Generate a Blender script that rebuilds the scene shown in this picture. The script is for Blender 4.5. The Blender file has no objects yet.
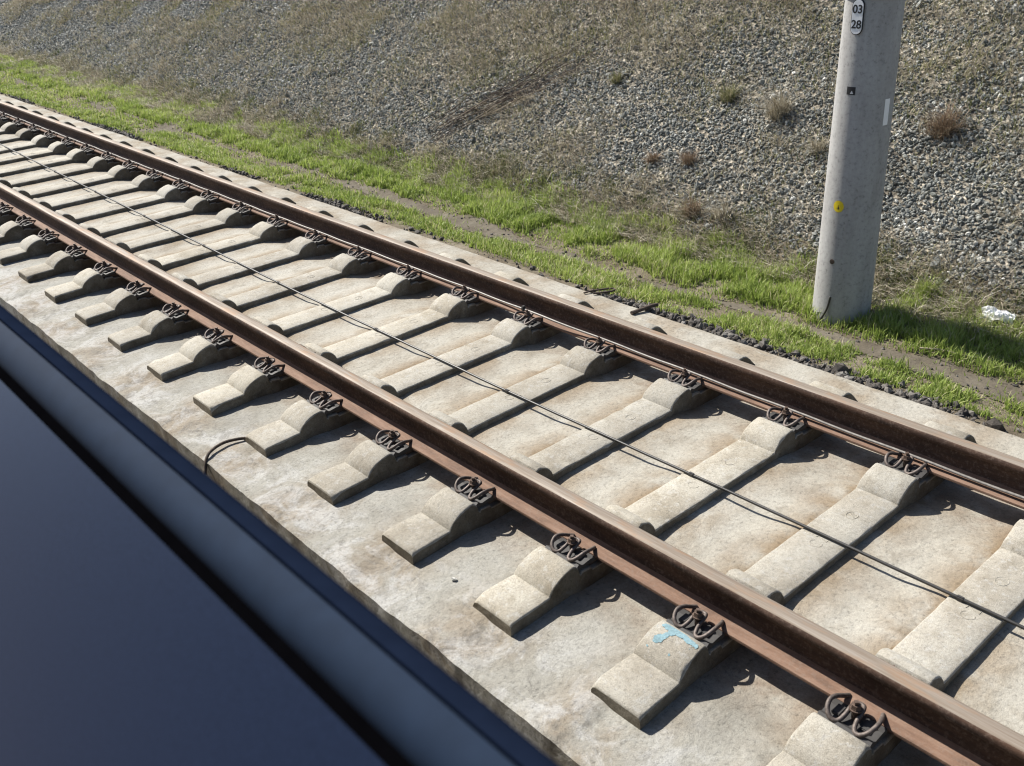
import bpy, bmesh, math, random
import numpy as np
from mathutils import Vector, Matrix

random.seed(7)
rng = np.random.default_rng(11)
PI = math.pi
S = bpy.context.scene
C = S.collection

# ------------------------------------------------------------------ constants
PITCH = 0.6407          # sleeper spacing
RX = 0.7535             # rail centre from track centre (head top is z = 0)
ZS = -0.268             # top of the concrete slab
ZM = -0.210             # top of the sleeper body
TOE = 2.62              # foot of the embankment
SLOPE = 0.55
X_NEAR, X_FAR = -1.555, 1.335   # slab edges

# ------------------------------------------------------------------ noise
def _hash(i, j, seed):
    n = (i.astype(np.int64) * 374761393 + j.astype(np.int64) * 668265263 + seed * 974634777) & 0xFFFFFFFF
    n = ((n ^ (n >> 13)) * 1274126177) & 0xFFFFFFFF
    n = n ^ (n >> 16)
    return (n & 0xFFFF) / 65535.0

def vnoise(x, y, seed=0):
    x = np.asarray(x, float); y = np.asarray(y, float)
    i = np.floor(x); j = np.floor(y)
    u = x - i; v = y - j
    u = u * u * (3 - 2 * u); v = v * v * (3 - 2 * v)
    a = _hash(i, j, seed); b = _hash(i + 1, j, seed)
    c = _hash(i, j + 1, seed); d = _hash(i + 1, j + 1, seed)
    return a + (b - a) * u + (c - a) * v + (a - b - c + d) * u * v

def fbm(x, y, seed=0, oct=4):
    s = 0; a = 0.5; t = 0
    for k in range(oct):
        s = s + a * vnoise(x * 2 ** k, y * 2 ** k, seed + k * 17); t += a; a *= 0.5
    return s / t

def sstep(a, b, x):
    t = np.clip((np.asarray(x, float) - a) / (b - a), 0, 1)
    return t * t * (3 - 2 * t)

def land(x, y):
    """height of verge and embankment beyond the slab"""
    x = np.asarray(x, float); y = np.asarray(y, float)
    toe = TOE + 0.10 * (fbm(y * 0.5, y * 0 + 3.3, 5) - 0.5) + 0.018 * np.maximum(y - 3, 0)
    d = x - toe
    w = 0.18
    soft = np.where(d > w, d, np.where(d < -w, 0, (d + w) ** 2 / (4 * w)))
    flat = -0.232 - 0.055 * sstep(1.36, 1.75, x) - 0.02 * sstep(1.78, 1.88, x) * (1 - sstep(2.02, 2.12, x))
    h = flat + SLOPE * np.minimum(soft, 8.0)
    h = h + 0.035 * (fbm(x * 1.6, y * 1.6, 21) - 0.5) + 0.012 * (fbm(x * 9, y * 9, 31, 3) - 0.5)
    h = h + 0.16 * (fbm(x * 0.6, y * 0.6, 41, 2) - 0.5) * sstep(0.2, 1.5, d)
    return h

# ------------------------------------------------------------------ object helpers
def tag(o, label=None, cat=None, group=None, kind=None):
    if label: o['label'] = label
    if cat: o['category'] = cat
    if group: o['group'] = group
    if kind: o['kind'] = kind
    return o

def empty(name, loc=(0, 0, 0), rz=0.0):
    o = bpy.data.objects.new(name, None)
    o.empty_display_size = 0.1
    o.location = loc; o.rotation_euler = (0, 0, rz)
    C.objects.link(o)
    return o

def link(name, me, mats, parent=None, loc=(0, 0, 0)):
    o = bpy.data.objects.new(name, me)
    for m in (mats if isinstance(mats, (list, tuple)) else [mats]):
        me.materials.append(m)
    o.location = loc
    if parent is not None: o.parent = parent
    C.objects.link(o)
    return o

def from_bm(name, bm, mats, parent=None, smooth=False, loc=(0, 0, 0), angle=None):
    me = bpy.data.meshes.new(name)
    bmesh.ops.recalc_face_normals(bm, faces=bm.faces[:])
    bm.to_mesh(me); bm.free()
    me.polygons.foreach_set('use_smooth', [bool(smooth)] * len(me.polygons))
    if smooth:
        if angle is not None: me.set_sharp_from_angle(angle=math.radians(angle))
    return link(name, me, mats, parent, loc)

def np_mesh(name, V, loops, starts, tint=None, smooth=False):
    me = bpy.data.meshes.new(name)
    V = np.ascontiguousarray(V, np.float32); loops = np.ascontiguousarray(loops, np.int32); starts = np.ascontiguousarray(starts, np.int32)
    me.vertices.add(len(V)); me.vertices.foreach_set('co', V.ravel())
    me.loops.add(len(loops)); me.loops.foreach_set('vertex_index', loops)
    me.polygons.add(len(starts)); me.polygons.foreach_set('loop_start', starts)
    me.polygons.foreach_set('use_smooth', np.full(len(starts), smooth, bool))
    if tint is not None:
        a = me.attributes.new('tint', 'FLOAT', 'POINT'); a.data.foreach_set('value', np.ascontiguousarray(tint, np.float32))
    me.update(calc_edges=True); me.validate()
    return me

def grid_mesh(name, xs, ys, zf, smooth=True):
    X, Y = np.meshgrid(xs, ys)
    Z = zf(X, Y)
    nx, ny = len(xs), len(ys)
    V = np.stack([X, Y, Z], -1).reshape(-1, 3)
    I = np.arange(nx * ny).reshape(ny, nx)
    q = np.stack([I[:-1, :-1], I[:-1, 1:], I[1:, 1:], I[1:, :-1]], -1).reshape(-1, 4)
    return np_mesh(name, V, q.ravel(), np.arange(len(q)) * 4, smooth=smooth)

def add_box(bm, lo, hi, bevel=0.0, mi=0):
    r = bmesh.ops.create_cube(bm, size=1.0)
    vs = r['verts']
    for v in vs:
        v.co = Vector([lo[k] + (v.co[k] + 0.5) * (hi[k] - lo[k]) for k in range(3)])
    if bevel > 0:
        es = list({e for v in vs for e in v.link_edges})
        bmesh.ops.bevel(bm, geom=es, offset=bevel, segments=2, affect='EDGES', clamp_overlap=True)
    return vs

def add_tube(bm, pts, rad, seg=8, cap=True):
    pts = [Vector(p) for p in pts]
    n = len(pts)
    rads = rad if isinstance(rad, (list, tuple)) else [rad] * n
    rings = []
    up = None
    for i, p in enumerate(pts):
        t = (pts[min(i + 1, n - 1)] - pts[max(i - 1, 0)])
        if t.length < 1e-9: t = Vector((0, 0, 1))
        t.normalize()
        if up is None:
            up = Vector((0, 0, 1)) if abs(t.z) < 0.9 else Vector((1, 0, 0))
        a = t.cross(up)
        if a.length < 1e-5: a = t.orthogonal()
        a.normalize(); b = a.cross(t).normalized(); up = b
        rings.append([bm.verts.new(p + (a * math.cos(2 * PI * k / seg) + b * math.sin(2 * PI * k / seg)) * rads[i]) for k in range(seg)])
    for i in range(n - 1):
        for k in range(seg):
            bm.faces.new((rings[i][k], rings[i][(k + 1) % seg], rings[i + 1][(k + 1) % seg], rings[i + 1][k]))
    if cap:
        bm.faces.new(rings[0][::-1]); bm.faces.new(rings[-1])

def spline(P, n=8):
    """Catmull-Rom through points"""
    P = [Vector(p) for p in P]
    Q = [P[0] * 2 - P[1]] + P + [P[-1] * 2 - P[-2]]
    out = []
    for i in range(1, len(Q) - 2):
        a, b, c, d = Q[i - 1:i + 3]
        for k in range(n):
            t = k / n
            out.append(0.5 * ((2 * b) + (c - a) * t + (2 * a - 5 * b + 4 * c - d) * t * t + (3 * b - a - 3 * c + d) * t ** 3))
    out.append(P[-1])
    return out

def add_prism(bm, poly, y0, y1, axis='y'):
    """extrude a closed (x, z) polygon along y"""
    A = [bm.verts.new((p[0], y0, p[1])) for p in poly]
    B = [bm.verts.new((p[0], y1, p[1])) for p in poly]
    n = len(poly)
    for i in range(n):
        bm.faces.new((A[i], A[(i + 1) % n], B[(i + 1) % n], B[i]))
    bm.faces.new(A[::-1]); bm.faces.new(B)

# ------------------------------------------------------------------ materials
class NT:
    def __init__(s, name):
        s.m = bpy.data.materials.new(name); s.m.use_nodes = True
        s.t = s.m.node_tree; s.t.nodes.clear()
        s.out = s.n('ShaderNodeOutputMaterial')
        s.b = s.n('ShaderNodeBsdfPrincipled')
        s.l(s.b.outputs[0], s.out.inputs[0])
    def n(s, typ, **kw):
        x = s.t.nodes.new(typ)
        for k, v in kw.items():
            if k in x.inputs.keys() if not hasattr(x, k) else False: x.inputs[k].default_value = v
            elif hasattr(x, k): setattr(x, k, v)
        return x
    def l(s, a, b): s.t.links.new(a, b)
    def coord(s, scale=(1, 1, 1), per_object=False):
        tc = s.n('ShaderNodeTexCoord'); mp = s.n('ShaderNodeMapping')
        mp.inputs['Scale'].default_value = scale
        s.l(tc.outputs['Object'], mp.inputs['Vector'])
        if per_object:
            oi = s.n('ShaderNodeObjectInfo'); mu = s.n('ShaderNodeVectorMath'); mu.operation = 'SCALE'
            mu.inputs[0].default_value = (37.0, 53.0, 19.0)
            s.l(oi.outputs['Random'], mu.inputs['Scale']); s.l(mu.outputs[0], mp.inputs['Location'])
        return mp.outputs[0]
    def noise(s, vec, scale, detail=4, rough=0.6, dist=0.0):
        x = s.n('ShaderNodeTexNoise')
        x.inputs['Scale'].default_value = scale; x.inputs['Detail'].default_value = detail
        x.inputs['Roughness'].default_value = rough; x.inputs['Distortion'].default_value = dist
        s.l(vec, x.inputs['Vector'])
        return x.outputs['Fac']
    def ramp(s, fac, stops):
        r = s.n('ShaderNodeValToRGB')
        e = r.color_ramp.elements
        while len(e) > 1: e.remove(e[-1])
        for i, (p, c) in enumerate(stops):
            el = e[0] if i == 0 else e.new(p)
            el.position = p
            if isinstance(c, (int, float)): c = (c, c, c)
            el.color = (*c, 1)
        s.l(fac, r.inputs[0])
        return r.outputs[0]
    def mix(s, fac, a, b, mode='MIX'):
        x = s.n('ShaderNodeMix'); x.data_type = 'RGBA'; x.blend_type = mode
        if isinstance(fac, (int, float)): x.inputs[0].default_value = fac
        else: s.l(fac, x.inputs[0])
        for sock, v in ((6, a), (7, b)):
            if isinstance(v, tuple): x.inputs[sock].default_value = (*v, 1)
            else: s.l(v, x.inputs[sock])
        return x.outputs[2]
    def math(s, op, a, b=None):
        x = s.n('ShaderNodeMath'); x.operation = op
        for i, v in enumerate((a, b)):
            if v is None: continue
            if isinstance(v, (int, float)): x.inputs[i].default_value = v
            else: s.l(v, x.inputs[i])
        return x.outputs[0]
    def bump(s, h, strength=0.5, dist=0.01, prev=None):
        x = s.n('ShaderNodeBump'); x.inputs['Strength'].default_value = strength; x.inputs['Distance'].default_value = dist
        s.l(h, x.inputs['Height'])
        if prev is not None: s.l(prev, x.inputs['Normal'])
        return x.outputs[0]
    def finish(s, col, rough=0.8, metal=0.0, normal=None, spec=0.5):
        if isinstance(col, tuple): s.b.inputs['Base Color'].default_value = (*col, 1)
        else: s.l(col, s.b.inputs['Base Color'])
        for k, v in (('Roughness', rough), ('Metallic', metal)):
            if isinstance(v, (int, float)): s.b.inputs[k].default_value = v
            else: s.l(v, s.b.inputs[k])
        s.b.inputs['Specular IOR Level'].default_value = spec
        if normal is not None: s.l(normal, s.b.inputs['Normal'])
        return s.m

def mat_slab():
    s = NT('slab_concrete'); v = s.coord()
    big = s.noise(v, 1.7, 5, 0.62, 0.6)
    mid = s.noise(v, 7.0, 6, 0.66, 0.3)
    fine = s.noise(v, 60, 4, 0.7)
    grit = s.noise(v, 260, 2, 0.6)
    col = s.ramp(big, [(0.30, (0.239, 0.212, 0.173)), (0.48, (0.323, 0.304, 0.260)), (0.70, (0.373, 0.359, 0.319))])
    # dry clay film in irregular patches
    clay = s.ramp(mid, [(0.50, 0.0), (0.68, 1.0)])
    col = s.mix(s.math('MULTIPLY', clay, 0.55), col, (0.190, 0.166, 0.128))
    sx0 = s.n('ShaderNodeSeparateXYZ'); s.l(v, sx0.inputs[0])
    outerg = s.ramp(s.math('MULTIPLY', sx0.outputs[0], -1.0), [(0.80, 0.0), (1.15, 1.0)])
    col = s.mix(s.math('MULTIPLY', outerg, 0.8), col, s.ramp(s.noise(v, 3.5, 6, 0.65, 0.4), [(0.32, (0.178, 0.170, 0.148)), (0.5, (0.262, 0.257, 0.230)), (0.68, (0.318, 0.316, 0.294))]))
    # a line of dirt collects at the foot of each sleeper
    sx = s.n('ShaderNodeSeparateXYZ'); s.l(v, sx.inputs[0])
    fr = s.math('FRACT', s.math('ADD', s.math('DIVIDE', sx.outputs[1], PITCH), 100.5))
    dist = s.math('ABSOLUTE', s.math('SUBTRACT', fr, 0.5))           # 0 on the sleeper, 0.5 mid-bay
    near = s.ramp(dist, [(0.17, 1.0), (0.23, 0.7), (0.44, 0.0)])
    inside = s.ramp(s.math('ABSOLUTE', sx.outputs[0]), [(0.0, 0.8), (0.60, 1.0), (0.85, 0.5)])
    dm = s.math('MULTIPLY', s.math('MULTIPLY', near, inside), s.ramp(s.noise(v, 5.0, 4, 0.6), [(0.34, 0.0), (0.56, 1.0)]))
    col = s.mix(s.math('MULTIPLY', dm, 0.88), col, (0.185, 0.125, 0.065))
    # lime bloom along the outer strip
    strip = s.ramp(s.math('MULTIPLY', sx.outputs[0], -1.0 / 1.6), [(0.68, 0.0), (0.86, 1.0)])
    lime = s.math('MULTIPLY', strip, s.ramp(s.noise(v, 5.5, 8, 0.72, 0.8), [(0.46, 0.0), (0.60, 1.0)]))
    col = s.mix(s.math('MULTIPLY', lime, 0.6), col, (0.414, 0.414, 0.407))
    dark = s.math('MULTIPLY', strip, s.ramp(s.noise(v, 8.5, 8, 0.75, 0.5), [(0.36, 1.0), (0.47, 0.0)]))
    col = s.mix(s.math('MULTIPLY', dark, 0.55), col, (0.111, 0.104, 0.092))
    # rust wash close under the rails
    rr = s.math('ABSOLUTE', s.math('SUBTRACT', s.math('ABSOLUTE', sx.outputs[0]), RX))
    rust = s.math('MULTIPLY', s.ramp(rr, [(0.10, 1.0), (0.30, 0.0)]), s.ramp(s.noise(v, 9, 5, 0.6), [(0.35, 0.0), (0.7, 1.0)]))
    col = s.mix(s.math('MULTIPLY', rust, 0.6), col, (0.148, 0.092, 0.056))
    # shrinkage cracks
    vo = s.n('ShaderNodeTexVoronoi'); vo.feature = 'DISTANCE_TO_EDGE'; vo.inputs['Scale'].default_value = 2.3
    wob = s.n('ShaderNodeVectorMath'); wob.operation = 'ADD'
    nz = s.n('ShaderNodeTexNoise'); nz.inputs['Scale'].default_value = 6; s.l(v, nz.inputs['Vector'])
    sc = s.n('ShaderNodeVectorMath'); sc.operation = 'SCALE'; sc.inputs['Scale'].default_value = 0.25; s.l(nz.outputs['Color'], sc.inputs[0])
    s.l(v, wob.inputs[0]); s.l(sc.outputs[0], wob.inputs[1]); s.l(wob.outputs[0], vo.inputs['Vector'])
    crack = s.math('MULTIPLY', s.ramp(vo.outputs['Distance'], [(0.0, 1.0), (0.012, 0.0)]), s.ramp(s.noise(v, 1.3, 2, 0.5), [(0.50, 0.0), (0.58, 1.0)]))
    col = s.mix(s.math('MULTIPLY', crack, 0.25), col, (0.089, 0.074, 0.059))
    sp = s.ramp(fine, [(0.26, 0.52), (0.44, 0.96), (0.60, 1.06), (0.78, 1.28)])
    col = s.mix(1.0, col, sp, 'MULTIPLY')
    gs = s.ramp(grit, [(0.30, 0.80), (0.5, 1.0), (0.75, 1.12)])
    col = s.mix(1.0, col, gs, 'MULTIPLY')
    nb = s.bump(grit, 0.35, 0.003); nb = s.bump(fine, 0.5, 0.006, nb); nb = s.bump(mid, 0.5, 0.02, nb)
    return s.finish(col, 0.92, 0, nb, 0.25)

def mat_sleeper(darker=False):
    s = NT('sleeper_flank_dark' if darker else 'sleeper_concrete'); v = s.coord(per_object=True); vo_ = s.coord()
    big = s.noise(v, 3.2, 5, 0.6, 0.3)
    mid = s.noise(v, 16, 5, 0.65)
    pits = s.noise(v, 85, 6, 0.78)
    grit = s.noise(v, 300, 2, 0.6)
    col = s.ramp(big, [(0.30, (0.246, 0.221, 0.178)), (0.5, (0.334, 0.312, 0.267)), (0.72, (0.377, 0.363, 0.321))])
    col = s.mix(s.math('MULTIPLY', s.ramp(mid, [(0.52, 0.0), (0.70, 1.0)]), 0.45), col, (0.192, 0.163, 0.118))
    col = s.mix(s.math('MULTIPLY', s.ramp(s.noise(v, 26, 5, 0.7), [(0.55, 0.0), (0.62, 1.0)]), 0.5), col, (0.392, 0.385, 0.363))
    oi = s.n('ShaderNodeObjectInfo')
    col = s.mix(1.0, col, s.ramp(oi.outputs['Random'], [(0.0, (0.86, 0.85, 0.83)), (0.5, (1.0, 1.0, 1.0)), (1.0, (1.10, 1.09, 1.06))]), 'MULTIPLY')
    col = s.mix(1.0, col, s.ramp(pits, [(0.26, 0.45), (0.44, 0.93), (0.60, 1.08), (0.76, 1.35)]), 'MULTIPLY')
    col = s.mix(1.0, col, s.ramp(grit, [(0.30, 0.70), (0.5, 1.0), (0.75, 1.25)]), 'MULTIPLY')
    sx = s.n('ShaderNodeSeparateXYZ'); s.l(vo_, sx.inputs[0])
    rr = s.math('ABSOLUTE', s.math('SUBTRACT', s.math('ABSOLUTE', sx.outputs[0]), RX))
    rust = s.math('MULTIPLY', s.ramp(rr, [(0.12, 1.0), (0.185, 0.0)]), s.ramp(mid, [(0.30, 0.3), (0.7, 1.0)]))
    col = s.mix(s.math('MULTIPLY', rust, 0.7), col, (0.126, 0.081, 0.052))
    if darker:  # side and end faces: the same concrete, multiplied darker and mottled
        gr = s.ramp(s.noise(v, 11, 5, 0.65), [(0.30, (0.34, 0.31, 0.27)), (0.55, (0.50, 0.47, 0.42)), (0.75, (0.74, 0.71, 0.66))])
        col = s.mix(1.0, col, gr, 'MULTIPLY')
    nb = s.bump(grit, 0.35, 0.003); nb = s.bump(pits, 0.45, 0.004, nb); nb = s.bump(mid, 0.35, 0.008, nb)
    return s.finish(col, 0.9, 0, nb, 0.25)

def mat_rust(name='rail_rust', base=(0.150, 0.075, 0.042), dark=(0.055, 0.032, 0.022), light=(0.235, 0.125, 0.07), stretch=True):
    s = NT(name); v = s.coord((6, 0.9, 6) if stretch else (1, 1, 1)); vr = s.coord()
    a = s.noise(v, 6 if stretch else 30, 6, 0.7)
    b = s.noise(vr, 70, 4, 0.65); g = s.noise(vr, 300, 2, 0.6)
    col = s.ramp(a, [(0.30, dark), (0.5, base), (0.72, light)])
    col = s.mix(s.math('MULTIPLY', s.ramp(b, [(0.5, 0.0), (0.7, 1.0)]), 0.5), col, (0.20, 0.15, 0.12))
    nb = s.bump(g, 0.3, 0.002); nb = s.bump(b, 0.35, 0.003, nb)
    return s.finish(col, 0.82, 0.0, nb, 0.3)

def mat_railhead():
    s = NT('rail_running_band'); v = s.coord((14, 0.5, 14)); vr = s.coord()
    a = s.noise(v, 5, 6, 0.7); b = s.noise(s.coord((3, 0.7, 3)), 5, 5, 0.65)
    col = s.ramp(a, [(0.30, (0.150, 0.112, 0.080)), (0.50, (0.215, 0.178, 0.142)), (0.72, (0.290, 0.262, 0.230))])
    rf = s.ramp(b, [(0.50, 0.0), (0.64, 1.0)])
    col = s.mix(s.math('MULTIPLY', rf, 0.5), col, (0.27, 0.15, 0.075))
    nb = s.bump(s.noise(s.coord((40, 1.2, 40)), 6, 4, 0.6), 0.12, 0.001)
    return s.finish(col, s.ramp(a, [(0.3, 0.72), (0.7, 0.58)]), 0.12, nb, 0.35)

def mat_steel(name, col, rough=0.55, metal=0.4, scale=80, var=0.6):
    s = NT(name); v = s.coord(per_object=True)
    a = s.noise(v, scale, 4, 0.65); g = s.noise(v, scale * 4, 2, 0.6)
    c = s.ramp(a, [(0.32, tuple(x * (1 - var * 0.6) for x in col)), (0.5, col), (0.7, tuple(min(1, x * (1 + var)) for x in col))])
    return s.finish(c, rough, metal, s.bump(g, 0.25, 0.002), 0.4)

def mat_plain(name, col, rough=0.6, metal=0.0, spec=0.4, scale=40, var=0.12, bump=0.1):
    s = NT(name); v = s.coord()
    a = s.noise(v, scale, 4, 0.6)
    c = s.ramp(a, [(0.3, tuple(x * (1 - var) for x in col)), (0.7, tuple(min(1, x * (1 + var)) for x in col))])
    return s.finish(c, rough, metal, s.bump(a, bump, 0.002), spec)

def mat_pole():
    s = NT('spun_concrete'); v = s.coord()
    a = s.noise(s.coord((3, 3, 0.6)), 4, 5, 0.65); b = s.noise(v, 45, 4, 0.7); g = s.noise(v, 220, 2, 0.6)
    col = s.ramp(a, [(0.30, (0.301, 0.293, 0.287)), (0.55, (0.363, 0.360, 0.353)), (0.75, (0.398, 0.395, 0.392))])
    col = s.mix(1.0, col, s.ramp(b, [(0.28, 0.62), (0.44, 0.97), (0.7, 1.10)]), 'MULTIPLY')
    sx = s.n('ShaderNodeSeparateXYZ'); s.l(v, sx.inputs[0])
    foot = s.math('MULTIPLY', s.ramp(sx.outputs[2], [(0.0, 1.0), (0.14, 0.0)]), s.ramp(b, [(0.3, 0.3), (0.7, 1.0)]))
    col = s.mix(s.math('MULTIPLY', foot, 0.6), col, (0.140, 0.119, 0.091))
    return s.finish(col, 0.85, 0, s.bump(g, 0.25, 0.002, s.bump(b, 0.25, 0.004)), 0.3)

def mat_soil():
    s = NT('verge_soil'); v = s.coord()
    a = s.noise(v, 3, 6, 0.65); b = s.noise(v, 22, 6, 0.7); g = s.noise(v, 120, 3, 0.65)
    col = s.ramp(a, [(0.3, (0.095, 0.075, 0.050)), (0.55, (0.165, 0.140, 0.100)), (0.75, (0.235, 0.205, 0.155))])
    col = s.mix(1.0, col, s.ramp(b, [(0.25, 0.5), (0.5, 1.0), (0.75, 1.2)]), 'MULTIPLY')
    col = s.mix(1.0, col, s.ramp(g, [(0.25, 0.7), (0.5, 1.0), (0.75, 1.25)]), 'MULTIPLY')
    return s.finish(col, 0.95, 0, s.bump(g, 0.6, 0.01, s.bump(b, 0.6, 0.03)), 0.2)

def mat_path():
    s = NT('trodden_path'); v = s.coord()
    a = s.noise(v, 4, 6, 0.65); b = s.noise(v, 30, 6, 0.7); g = s.noise(v, 140, 3, 0.65)
    col = s.ramp(a, [(0.3, (0.089, 0.074, 0.054)), (0.55, (0.126, 0.109, 0.083)), (0.75, (0.163, 0.146, 0.116))])
    col = s.mix(1.0, col, s.ramp(b, [(0.25, 0.65), (0.5, 1.0), (0.75, 1.15)]), 'MULTIPLY')
    return s.finish(col, 0.95, 0, s.bump(g, 0.5, 0.006, s.bump(b, 0.5, 0.015)), 0.2)

def mat_bank():
    s = NT('bank_soil'); v = s.coord()
    vo = s.n('ShaderNodeTexVoronoi'); vo.inputs['Scale'].default_value = 26; s.l(v, vo.inputs['Vector'])
    a = s.noise(v, 2.2, 5, 0.65); b = s.noise(v, 35, 5, 0.7)
    col = s.ramp(a, [(0.3, (0.130, 0.112, 0.086)), (0.55, (0.200, 0.180, 0.145)), (0.75, (0.270, 0.248, 0.205))])
    sep = s.n('ShaderNodeSeparateColor'); s.l(vo.outputs['Color'], sep.inputs[0])
    col = s.mix(1.0, col, s.ramp(sep.outputs[0], [(0.0, 0.6), (0.6, 1.0), (1.0, 1.9)]), 'MULTIPLY')
    col = s.mix(1.0, col, s.ramp(b, [(0.25, 0.6), (0.5, 1.0), (0.75, 1.2)]), 'MULTIPLY')
    return s.finish(col, 0.95, 0, s.bump(vo.outputs['Distance'], 0.8, 0.03, s.bump(b, 0.5, 0.02)), 0.2)

def mat_tint(name, stops, rough=0.8, transl=0.0, spec=0.3):
    s = NT(name)
    at = s.n('ShaderNodeAttribute'); at.attribute_name = 'tint'
    col = s.ramp(at.outputs['Fac'], stops)
    s.finish(col, rough, 0, None, spec)
    if transl > 0:
        tr = s.n('ShaderNodeBsdfTranslucent'); s.l(col, tr.inputs['Color'])
        mx = s.n('ShaderNodeMixShader'); mx.inputs[0].default_value = transl
        s.l(s.b.outputs[0], mx.inputs[1]); s.l(tr.outputs[0], mx.inputs[2]); s.l(mx.outputs[0], s.out.inputs[0])
    return s.m

def mat_stone():
    s = NT('crushed_rock')
    at = s.n('ShaderNodeAttribute'); at.attribute_name = 'tint'
    v = s.coord()
    g = s.noise(v, 130, 3, 0.65)
    col = s.ramp(at.outputs['Fac'], [(0.0, (0.075, 0.080, 0.074)), (0.35, (0.170, 0.178, 0.164)), (0.65, (0.255, 0.260, 0.238)), (0.85, (0.38, 0.375, 0.34)), (1.0, (0.68, 0.67, 0.62))])
    col = s.mix(1.0, col, s.ramp(g, [(0.25, 0.7), (0.5, 1.0), (0.75, 1.2)]), 'MULTIPLY')
    return s.finish(col, 0.72, 0, s.bump(g, 0.4, 0.006), 0.4)

def mat_ballast():
    s = NT('dark_ballast')
    at = s.n('ShaderNodeAttribute'); at.attribute_name = 'tint'
    v = s.coord(); g = s.noise(v, 130, 3, 0.65)
    col = s.ramp(at.outputs['Fac'], [(0.0, (0.055, 0.048, 0.042)), (0.4, (0.105, 0.095, 0.084)), (0.75, (0.175, 0.165, 0.150)), (1.0, (0.34, 0.32, 0.29))])
    col = s.mix(1.0, col, s.ramp(g, [(0.25, 0.7), (0.5, 1.0), (0.75, 1.2)]), 'MULTIPLY')
    return s.finish(col, 0.8, 0, s.bump(g, 0.4, 0.006), 0.3)

M = dict(
    slab=mat_slab(), sleeper=mat_sleeper(), flank=mat_sleeper(True), rust=mat_rust('rail_rust', (0.066, 0.038, 0.026), (0.032, 0.021, 0.017), (0.105, 0.060, 0.038)), head=mat_railhead(),  # rust: web tone set below the foot's, its shade put into the colour
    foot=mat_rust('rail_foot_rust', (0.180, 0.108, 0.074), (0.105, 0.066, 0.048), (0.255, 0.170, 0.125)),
    plate=mat_steel('base_plate_steel', (0.075, 0.055, 0.045), 0.75, 0.2),
    clip=mat_steel('spring_steel', (0.110, 0.090, 0.080), 0.6, 0.3),
    bolt=mat_steel('bolt_steel', (0.100, 0.070, 0.055), 0.6, 0.3),
    guide=mat_plain('black_plastic', (0.045, 0.043, 0.042), 0.6),
    blackcable=mat_plain('cable_sheath', (0.030, 0.029, 0.028), 0.45, 0, 0.5, 90, 0.3),
    greycable=mat_plain('weathered_cable', (0.20, 0.185, 0.17), 0.5, 0.1, 0.5, 60, 0.3),
    ironrod=mat_rust('old_bar', (0.060, 0.045, 0.036), (0.03, 0.025, 0.022), (0.10, 0.075, 0.055), False),
    pole=mat_pole(), soil=mat_soil(), path=mat_path(), bank=mat_bank(), stone=mat_stone(), ballast=mat_ballast(),
    grass=mat_tint('green_grass', [(0.0, (0.100, 0.150, 0.032)), (0.4, (0.255, 0.335, 0.074)), (0.75, (0.380, 0.450, 0.125)), (0.9, (0.46, 0.45, 0.22)), (1.0, (0.54, 0.48, 0.33))], 0.55, 0.38),
    olive=mat_tint('olive_grass', [(0.0, (0.085, 0.115, 0.036)), (0.35, (0.205, 0.215, 0.092)), (0.65, (0.31, 0.29, 0.17)), (1.0, (0.42, 0.36, 0.24))], 0.7, 0.25),
    straw=mat_tint('dry_straw', [(0.0, (0.16, 0.132, 0.092)), (0.4, (0.38, 0.335, 0.25)), (0.75, (0.52, 0.47, 0.37)), (1.0, (0.68, 0.63, 0.51))], 0.75, 0.15),
    redstraw=mat_tint('rusty_straw', [(0.0, (0.11, 0.075, 0.05)), (0.5, (0.28, 0.205, 0.14)), (1.0, (0.46, 0.37, 0.27))], 0.75, 0.15),
    twig=mat_plain('dead_bramble', (0.085, 0.062, 0.048), 0.8, 0, 0.3, 8, 0.5),
    white=mat_plain('white_plastic_film', (0.82, 0.83, 0.84), 0.4, 0, 0.5, 20, 0.04, 0.3),
    plategrey=mat_plain('enamel_plate', (0.56, 0.57, 0.58), 0.45, 0, 0.5, 60, 0.06),
    plateface=mat_plain('enamel_face', (0.74, 0.75, 0.77), 0.45, 0, 0.5, 60, 0.06),
    ink=mat_plain('black_ink', (0.02, 0.02, 0.022), 0.6),
    yellow=mat_plain('yellow_sticker', (0.72, 0.55, 0.02), 0.5, 0, 0.4, 90, 0.08),
    galv=mat_steel('galvanised_band', (0.33, 0.34, 0.35), 0.5, 0.5, 40, 0.3),
    blue=mat_plain('blue_spray_paint', (0.185, 0.285, 0.32), 0.9, 0, 0.3, 120, 0.30),
    navy=mat_plain('navy_ledge_paint', (0.0076, 0.0118, 0.0255), 0.10, 0, 0.14, 420, 0.25, 0.0),
    lip=mat_plain('navy_frame_sheen', (0.012, 0.021, 0.040), 0.85, 0, 0.10, 30, 0.10, 0.05),  # lighter navy paints the sky reflection along the rounded frame edge
    hull=mat_plain('navy_body_paint', (0.007, 0.011, 0.023), 0.8, 0, 0.0, 30, 0.10, 0.03),
    rubber=mat_plain('black_rubber', (0.0015, 0.0015, 0.002), 0.9, 0, 0.0),
)

# ------------------------------------------------------------------ ground, verge, path, bank
def axis(a, b, step, far):
    core = list(np.arange(a, b + 1e-6, step))
    lo, hi = [], []
    d = step
    x = a
    while x > -far: d *= 1.6; x -= d; lo.append(x)
    d = step; x = b
    while x < far: d *= 1.6; x += d; hi.append(x)
    return np.array(lo[::-1] + core + hi)

me = grid_mesh('ground', axis(-6, 1.2, 0.3, 900), axis(-6, 30, 0.6, 900), lambda x, y: -0.62 + 0.03 * (vnoise(x * 3, y * 3, 3) - .5))
tag(link('ground', me, M['soil']), kind='structure')

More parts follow.
